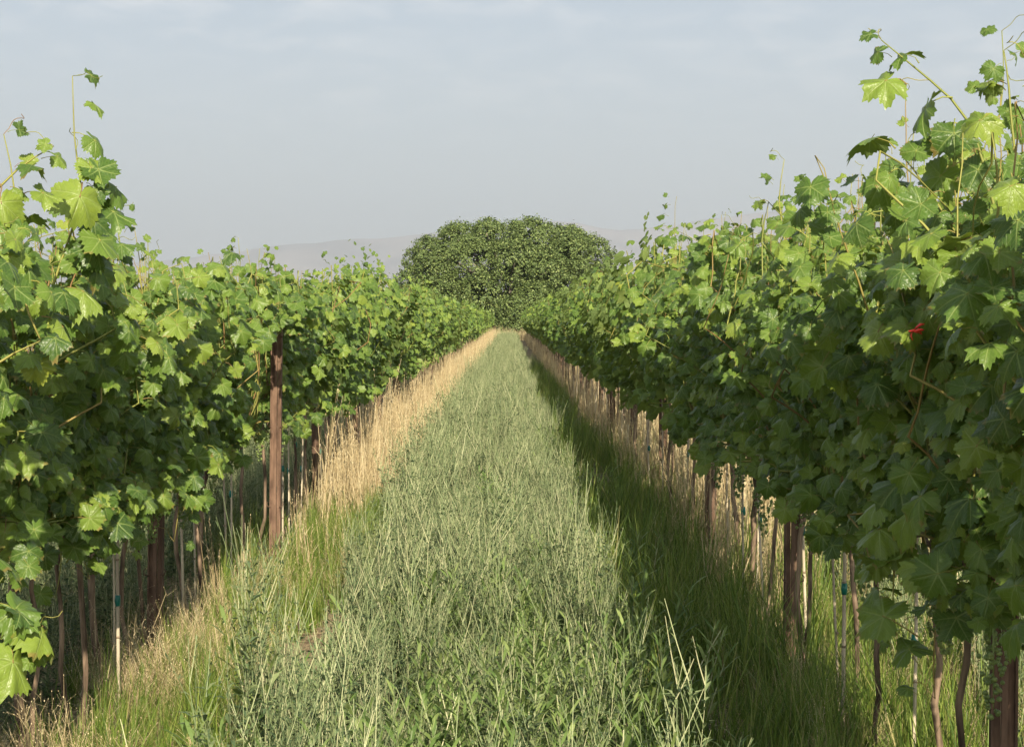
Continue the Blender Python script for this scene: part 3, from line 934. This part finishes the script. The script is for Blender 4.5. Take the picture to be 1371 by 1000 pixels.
def dry_stems(seed, h, ns, fluffy):
    rr = random.Random(seed); mb = MB()
    for s_ in range(ns):
        a = rr.uniform(0, 6.3); r0 = rr.uniform(0, .07)
        b = Vector((math.cos(a) * r0, math.sin(a) * r0, -.01)); hh = h * rr.uniform(.55, 1.1)
        le = Vector((rr.gauss(0, .07 if not fluffy else .28), rr.gauss(0, .07 if not fluffy else .28), 1)).normalized()
        pts = [b + le * hh * t + Vector((rr.gauss(0, .004), rr.gauss(0, .004), 0)) for t in (0, .4, .75, 1)]
        az = rr.uniform(-.7, .7)
        ribbon(mb, pts, 0.0045 if not fluffy else 0.0022, rr.random() * .999, 0, .5, az)
        if fluffy:
            for q in range(14):
                t = rr.uniform(.45, 1); d = Vector((rr.gauss(0, .7), rr.gauss(0, .7), .7)).normalized(); p0 = b + le * hh * t; L = rr.uniform(.03, .08)
                ribbon(mb, [p0, p0 + d * L], 0.0012, rr.random() * .9, 0, .5, rr.uniform(-.7, .7))
                leaflet(mb, p0 + d * L, d, 0.008, 0.005, rr.random() * .9, 0)
        else:
            for q in range(rr.randint(2, 5)):
                t = rr.uniform(.1, .8); d = Vector((rr.gauss(0, .5), rr.gauss(0, .5), .8)).normalized(); p0 = b + le * hh * t; L = rr.uniform(.06, .16)
                ribbon(mb, [p0, p0 + d * L * .6, p0 + d * L + Vector((d.x, d.y, -.8)) * L * .2], 0.0034, rr.random() * .999, 0, .2, rr.uniform(-.7, .7))
            if rr.random() < .55:
                for q in range(9):
                    t = rr.uniform(.82, 1.06); d = (le + Vector((rr.gauss(0, .35), rr.gauss(0, .35), 0))).normalized()
                    leaflet(mb, b + le * hh * t, d, 0.022, 0.006, rr.random() * .999, 0)
    return proto("dry_stems", mb, [M_DRY])

def straw_litter(seed):
    rr = random.Random(seed); mb = MB()
    for s_ in range(26):
        p = Vector((rr.gauss(0, .09), rr.gauss(0, .09), rr.uniform(.002, .03))); a = rr.uniform(0, 6.3)
        d = Vector((math.cos(a), math.sin(a), rr.uniform(-.1, .15))) * rr.uniform(.03, .13)
        ribbon(mb, [p, p + d * .5, p + d], rr.uniform(.002, .005), rr.random() * .99, 0, .6, a + math.pi / 2)
    return proto("straw", mb, [M_DRY])

kinds = {}
kinds['wiry'] = [wiry_weed(500 + k, 0.52 + 0.03 * k, 6) for k in range(7)]
kinds['lush'] = [lush_weed(520 + k, 0.36 + .03 * k, 5) for k in range(5)]
kinds['grass'] = [grass_tuft(540 + k, 0.34 + .05 * k, 34, .0065, .16, [M_GRASS]) for k in range(5)]
kinds['dry'] = [dry_stems(560 + k, 0.62 + .06 * k, 16, False) for k in range(5)]
kinds['fluff'] = [dry_stems(580 + k, 0.32 + .05 * k, 14, True) for k in range(4)]
kinds['straw'] = [straw_litter(600 + k) for k in range(3)]

def kind_collection(key):
    c = bpy.data.collections.new("kinds_" + key)
    for i, o in enumerate(kinds[key]):
        o.name = "%s_%02d" % (key, i); c.objects.link(o)
    return c
KC = {k: kind_collection(k) for k in kinds}

def scatter(name, key, pts, scl, tilt, label):
    if key != 'straw':
        ok = [not bare(q[0], q[1]) for q in pts]
        pts = [q for q, k in zip(pts, ok) if k]; scl = [q for q, k in zip(scl, ok) if k]
    n = len(pts)
    me = bpy.data.meshes.new(name)
    me.vertices.add(n); me.vertices.foreach_set("co", np.asarray(pts, np.float32).ravel())
    def vec(nm, arr):
        a = me.attributes.new(nm, 'FLOAT_VECTOR', 'POINT'); a.data.foreach_set("vector", np.asarray(arr, np.float32).ravel())
    vec("rot", np.stack([NR.normal(0, tilt, n), NR.normal(0, tilt, n), NR.choice([0, math.pi], n) + NR.uniform(-.9, .9, n)], 1))
    s_ = np.asarray(scl); vec("scl", np.stack([s_ * NR.uniform(.85, 1.2, n), s_ * NR.uniform(.85, 1.2, n), s_ * NR.uniform(.85, 1.15, n)], 1))
    a = me.attributes.new("idx", 'INT', 'POINT'); a.data.foreach_set("value", NR.integers(0, len(kinds[key]), n).astype(np.int32))
    o = obj(name, me)
    ng = bpy.data.node_groups.new(name, 'GeometryNodeTree')
    ng.interface.new_socket("Geometry", in_out='INPUT', socket_type='NodeSocketGeometry')
    ng.interface.new_socket("Geometry", in_out='OUTPUT', socket_type='NodeSocketGeometry')
    gi = ng.nodes.new("NodeGroupInput"); go = ng.nodes.new("NodeGroupOutput")
    ci = ng.nodes.new("GeometryNodeCollectionInfo"); ci.inputs['Collection'].default_value = KC[key]
    ci.inputs['Separate Children'].default_value = True; ci.inputs['Reset Children'].default_value = True
    ip = ng.nodes.new("GeometryNodeInstanceOnPoints"); ip.inputs['Pick Instance'].default_value = True
    ng.links.new(gi.outputs[0], ip.inputs['Points']); ng.links.new(ci.outputs[0], ip.inputs['Instance'])
    for nm, ty, sk in (("idx", 'INT', 'Instance Index'), ("rot", 'FLOAT_VECTOR', 'Rotation'), ("scl", 'FLOAT_VECTOR', 'Scale')):
        na = ng.nodes.new("GeometryNodeInputNamedAttribute"); na.data_type = ty; na.inputs['Name'].default_value = nm
        ng.links.new(na.outputs['Attribute'], ip.inputs[sk])
    ng.links.new(ip.outputs[0], go.inputs[0])
    md = o.modifiers.new("scatter", 'NODES'); md.node_group = ng
    tag(o, label, None, None, "stuff")
    return o

def region(x0, x1, y0, y1, dens, far=0.45, edge=0.0):
    """points with density falling slowly with distance; wavy edges"""
    out = []
    y = y0
    while y < y1:
        dy = 0.5 if y < 40 else 2.0
        d = dens * (1.0 if y < 14 else max(far, 1 - (y - 14) / 60))
        k = NR.poisson(d * (x1 - x0) * dy)
        for q in range(k):
            yy = y + NR.uniform(0, dy)
            e0 = edge * mnoise.noise((yy * .55, x0, 1.0)); e1 = edge * mnoise.noise((yy * .55, x1, 5.0))
            x = NR.uniform(x0 + e0, x1 + e1)
            out.append((x, yy, ground_z(x, yy)))
        y += dy
    return out
def keep(pts, f): return [p for p in pts if f(p[0], p[1])]
def bare(x, y): return ((x + .84) / .21) ** 2 + ((y - 8.1) / 1.5) ** 2 < 1 + .8 * mnoise.noise((x * 6, y * 3, 2)) or ((x - .74) / .22) ** 2 + ((y - 17.5) / 2.0) ** 2 < 1 or ((x - .72) / .2) ** 2 + ((y - 7.0) / .5) ** 2 < 1
def nz(x, y, s, k): return mnoise.noise((x * s, y * s, k))

# the cover crop down the alley, and in the alleys on the far side of each row
p = region(-0.76, 0.40, 3.0, Y_END, 76, 0.6, 0.22)
p = keep(p, lambda x, y: nz(x, y, 1.9, 11) > -.42 and (y > 6.8 or x < -.3 or NR.random() < .35))
p += region(1.55, 3.6, 3.5, 40, 40, 0.3, 0.1) + region(-4.2, -1.72, 3.5, 44, 45, 0.3, 0.1)
scatter("cover_crop", 'wiry', p, [0.74 * (1 + 0.25 * nz(a, b, .8, 2) + 0.5 * nz(a, b, 2.3, 4)) * NR.uniform(.6, 1.25) for a, b, z in p], 0.06, "grey-green wiry cover crop filling the alley between the two rows")
p = keep(region(-0.75, 0.55, 3.0, 9.5, 40), lambda x, y: nz(x, y, 1.1, 9) + (0.7 if (y < 6.9 and x > -.35) else -.05) > 0.02)
p += keep(region(-0.95, .7, 9.5, 30, 12), lambda x, y: nz(x, y, .9, 9) > .1)
scatter("leafy_weeds", 'lush', p, [NR.uniform(.7, 1.25) for q in p], 0.15, "leafy bright green weeds at the near end of the alley")
# green grass: left verge in the foreground, shaded verge of the right row, under both rows
p = keep(region(-1.42, -0.72, 4.0, 14.5, 100, .5, .1), lambda x, y: True)
p += region(0.42, 1.5, 3.0, 22, 75, .5, .1) + keep(region(0.42, 1.0, 22, 60, 30, .4, .1), lambda x, y: nz(x, y, .7, 4) > -.1)
p += keep(region(-2.2, -1.3, 4.0, 14, 26, .5), lambda x, y: nz(x, y, 1.0, 4) > .0)
p += region(1.5, 2.6, 3.5, 24, 45, .4)
scatter("green_grass", 'grass', p, [NR.uniform(.5, 1.1) * (.75 if q[0] < 0 else 1) for q in p], 0.08, "long green grass along the edges of the alley")
# tall dry stems under both rows
p = keep(region(-1.7, -1.0, 9.0, Y_END, 38, .9, .26), lambda x, y: NR.random() < min(1, max(0.05, (y - 11.8) / 6)) * (1 if x > -1.45 else .35) * (1 if nz(x, y, 1.1, 3) > -.25 else .3))
p += keep(region(1.05, 2.1, 7.0, Y_END, 50, .7, .12), lambda x, y: NR.random() < min(1, max(.08, (y - 8.0) / 5)) * (1 if x > 1.2 else .6))
p += region(-1.4, 1.3, Y_END, Y_END + 12, 26)
scatter("tall_dry_grass", 'dry', p, [NR.uniform(.45, 1.05) * (1 + .25 * nz(q[0], q[1], .9, 8)) for q in p], 0.09, "tall straw-coloured dry grass standing under the vine rows")
p = keep(region(-1.5, -1.0, 4.0, 10.5, 95, .5), lambda x, y: nz(x, y, 1.2, 6) > -.1 and NR.random() < (1 if x < -1.2 else .2) * (1 if y < 8.5 else .35)) + keep(region(-1.15, -.8, 5, 12, 20), lambda x, y: nz(x, y, 2, 6) > .0)
p += keep(region(0.8, 2.0, 4, 12, 14), lambda x, y: nz(x, y, 1.2, 6) > .1)
scatter("fine_dry_grass", 'fluff', p, [NR.uniform(.4, .9) for q in p], 0.14, "fine pale dry grass at the foot of the left row")
p = region(-1.3, -.6, 6, 14, 40) + region(.45, 1.1, 4, 30, 40, .5) + region(-2.2, -1.3, 4, 14, 40)
scatter("straw_litter", 'straw', p, [NR.uniform(.7, 1.3) for q in p], 0.05, "loose straw scattered on the soil beside the crop")

# ------------------------------------------------------------------ the tree at the end of the alley
def tree_material():
    return blade_material("tree_leaf", [(0, (0.062, 0.098, 0.032)), (0.5, (0.125, 0.172, 0.054)), (1, (0.20, 0.25, 0.085))], 0.2, 0.5)
M_TLEAF = tree_material()
M_TBARK = solid_noise("tree_bark", (0.16, 0.135, 0.11), (0.30, 0.26, 0.22), 6, 0.9, .1, .6, .05)
def build_tree():
    rr = random.Random(21)
    D = 152.0; k = D / F
    base = Vector(((681 - HX) * k, D, 0))
    root = empty("broad_tree", base)
    tag(root, "broad round-topped green tree standing at the end of the alley", "tree")
    W, H = 9.2, 9.25
    lobes = []
    # lobes on a flattened dome, down to the ground at the sides
    tries = 0
    while len(lobes) < 70 and tries < 5000:
        tries += 1
        th = rr.uniform(0, 2 * math.pi); ph = math.asin(rr.uniform(-0.12, 1.0))
        e = 0.62
        cx = math.copysign(abs(math.cos(th)) ** 0.9, math.cos(th)) * math.cos(ph) ** e
        cyy = math.sin(th) * math.cos(ph) ** e
        cz = math.copysign(abs(math.sin(ph)) ** 0.75, ph)
        r = rr.uniform(1.0, 2.1)
        W2 = W * (1.0 if cx > 0 else 0.97) * (1 + .08 * mnoise.noise((th * 1.3, ph * 2, 4)))
        p_ = Vector((cx * (W2 - r * .8), cyy * (6.8 - r * .8), 1.6 + cz * (H - 1.6 - r * .85)))
        if all((p_ - q[0]).length > 0.70 * (r + q[1]) for q in lobes): lobes.append((p_, r))
    for q in range(26): lobes.append((Vector((rr.uniform(-5.6, 5.6), rr.uniform(-1.5, 1.5), rr.uniform(1.0, 6.0))), rr.uniform(1.2, 1.6)))
    for q in range(16): lobes.append((Vector((rr.uniform(-5.0, 5.0), rr.uniform(-6.2, -4.2), rr.uniform(0.7, 2.4))), rr.uniform(.9, 1.4)))
    mb = MB()
    quad = np.array([(-.5, 0, 0), (0, .34, .06), (.5, 0, 0), (0, -.34, .06)])
    vs_, tt = [], []
    for p_, r in lobes:
        lobe_t = rr.uniform(-.12, .12)
        nc = int(72 * r * r)
        for q in range(nc):
            d = Vector((rr.gauss(0, 1), rr.gauss(0, 1), rr.gauss(0.25, 1))).normalized()
            c = p_ + d * r * rr.uniform(.80, 1.04)
            if c.z < .3: continue
            if d.y > 0.55 and p_.y > 2: continue
            for z in range(18):
                o_ = c + Vector((rr.gauss(0, .14), rr.gauss(0, .14), rr.gauss(0, .14)))
                nrm = (d * .8 + Vector((rr.gauss(0, .6), rr.gauss(0, .6), rr.gauss(.5, .6)))).normalized()
                Mx = np.array(orient(nrm, Vector((rr.gauss(0, 1), rr.gauss(0, 1), -.6))))[:3, :3]
                s_ = rr.uniform(.13, .22)
                vs_.append(quad @ Mx.T * s_ + np.array(o_)); tt.append(min(.99, max(0, .5 + lobe_t + rr.gauss(0, .2))))
    n = len(vs_)
    v = np.concatenate(vs_); li = np.arange(n * 4, dtype=np.int32)
    me = bpy.data.meshes.new("crown")
    fill_mesh(me, v, li, np.full(n, 4, np.int32), np.zeros((n * 4, 2)), np.repeat(np.array(tt), 4), np.zeros(n, np.int32), [M_TLEAF], False)
    obj("crown", me, root)
    tb = MB()
    for s_ in range(4):
        a = s_ * 1.6; b = Vector((math.cos(a) * .35, math.sin(a) * .35, -.1))
        top = Vector((math.cos(a) * 2.2, math.sin(a) * 1.8, 4.6))
        tube(tb, spline([b, b + Vector((0, 0, 1.6)), b.lerp(top, .6), top], 9), [0.26 - .02 * i for i in range(9)], 8)
    obj("trunk", tb.mesh("trunk", [M_TBARK]), root)
    for p_, r in lobes[::2]:
        lb = MB()
        s0 = Vector((p_.x * .18, p_.y * .18, min(3.8, p_.z * .6)))
        tube(lb, spline([s0, s0.lerp(p_, .5) + Vector((0, 0, .4)), p_], 6), [.13, .11, .09, .07, .05, .03], 5)
        obj("limb", lb.mesh("limb", [M_TBARK]), root)
build_tree()

# ------------------------------------------------------------------ haze
HAZE = True
if HAZE:
    hb = MB()
    box(hb, (0, 0, 498.0), (40000, 40000, 1000))
    hm = bpy.data.materials.new("haze_air"); hm.use_nodes = True
    t = hm.node_tree
    for n in list(t.nodes): t.nodes.remove(n)
    ho = t.nodes.new("ShaderNodeOutputMaterial"); pv = t.nodes.new("ShaderNodeVolumePrincipled")
    pv.inputs['Color'].default_value = (0.80, 0.90, 1.0, 1)
    pv.inputs['Density'].default_value = 0.00011
    pv.inputs['Anisotropy'].default_value = 0.5
    t.links.new(pv.outputs[0], ho.inputs['Volume'])
    o = obj("haze", hb.mesh("haze", [hm], False)); tag(o, "pale summer haze over the valley", None, None, "stuff")
    o.display_type = 'WIRE'
print("leaf objects:", leaf_count, "objects:", len(bpy.data.objects))
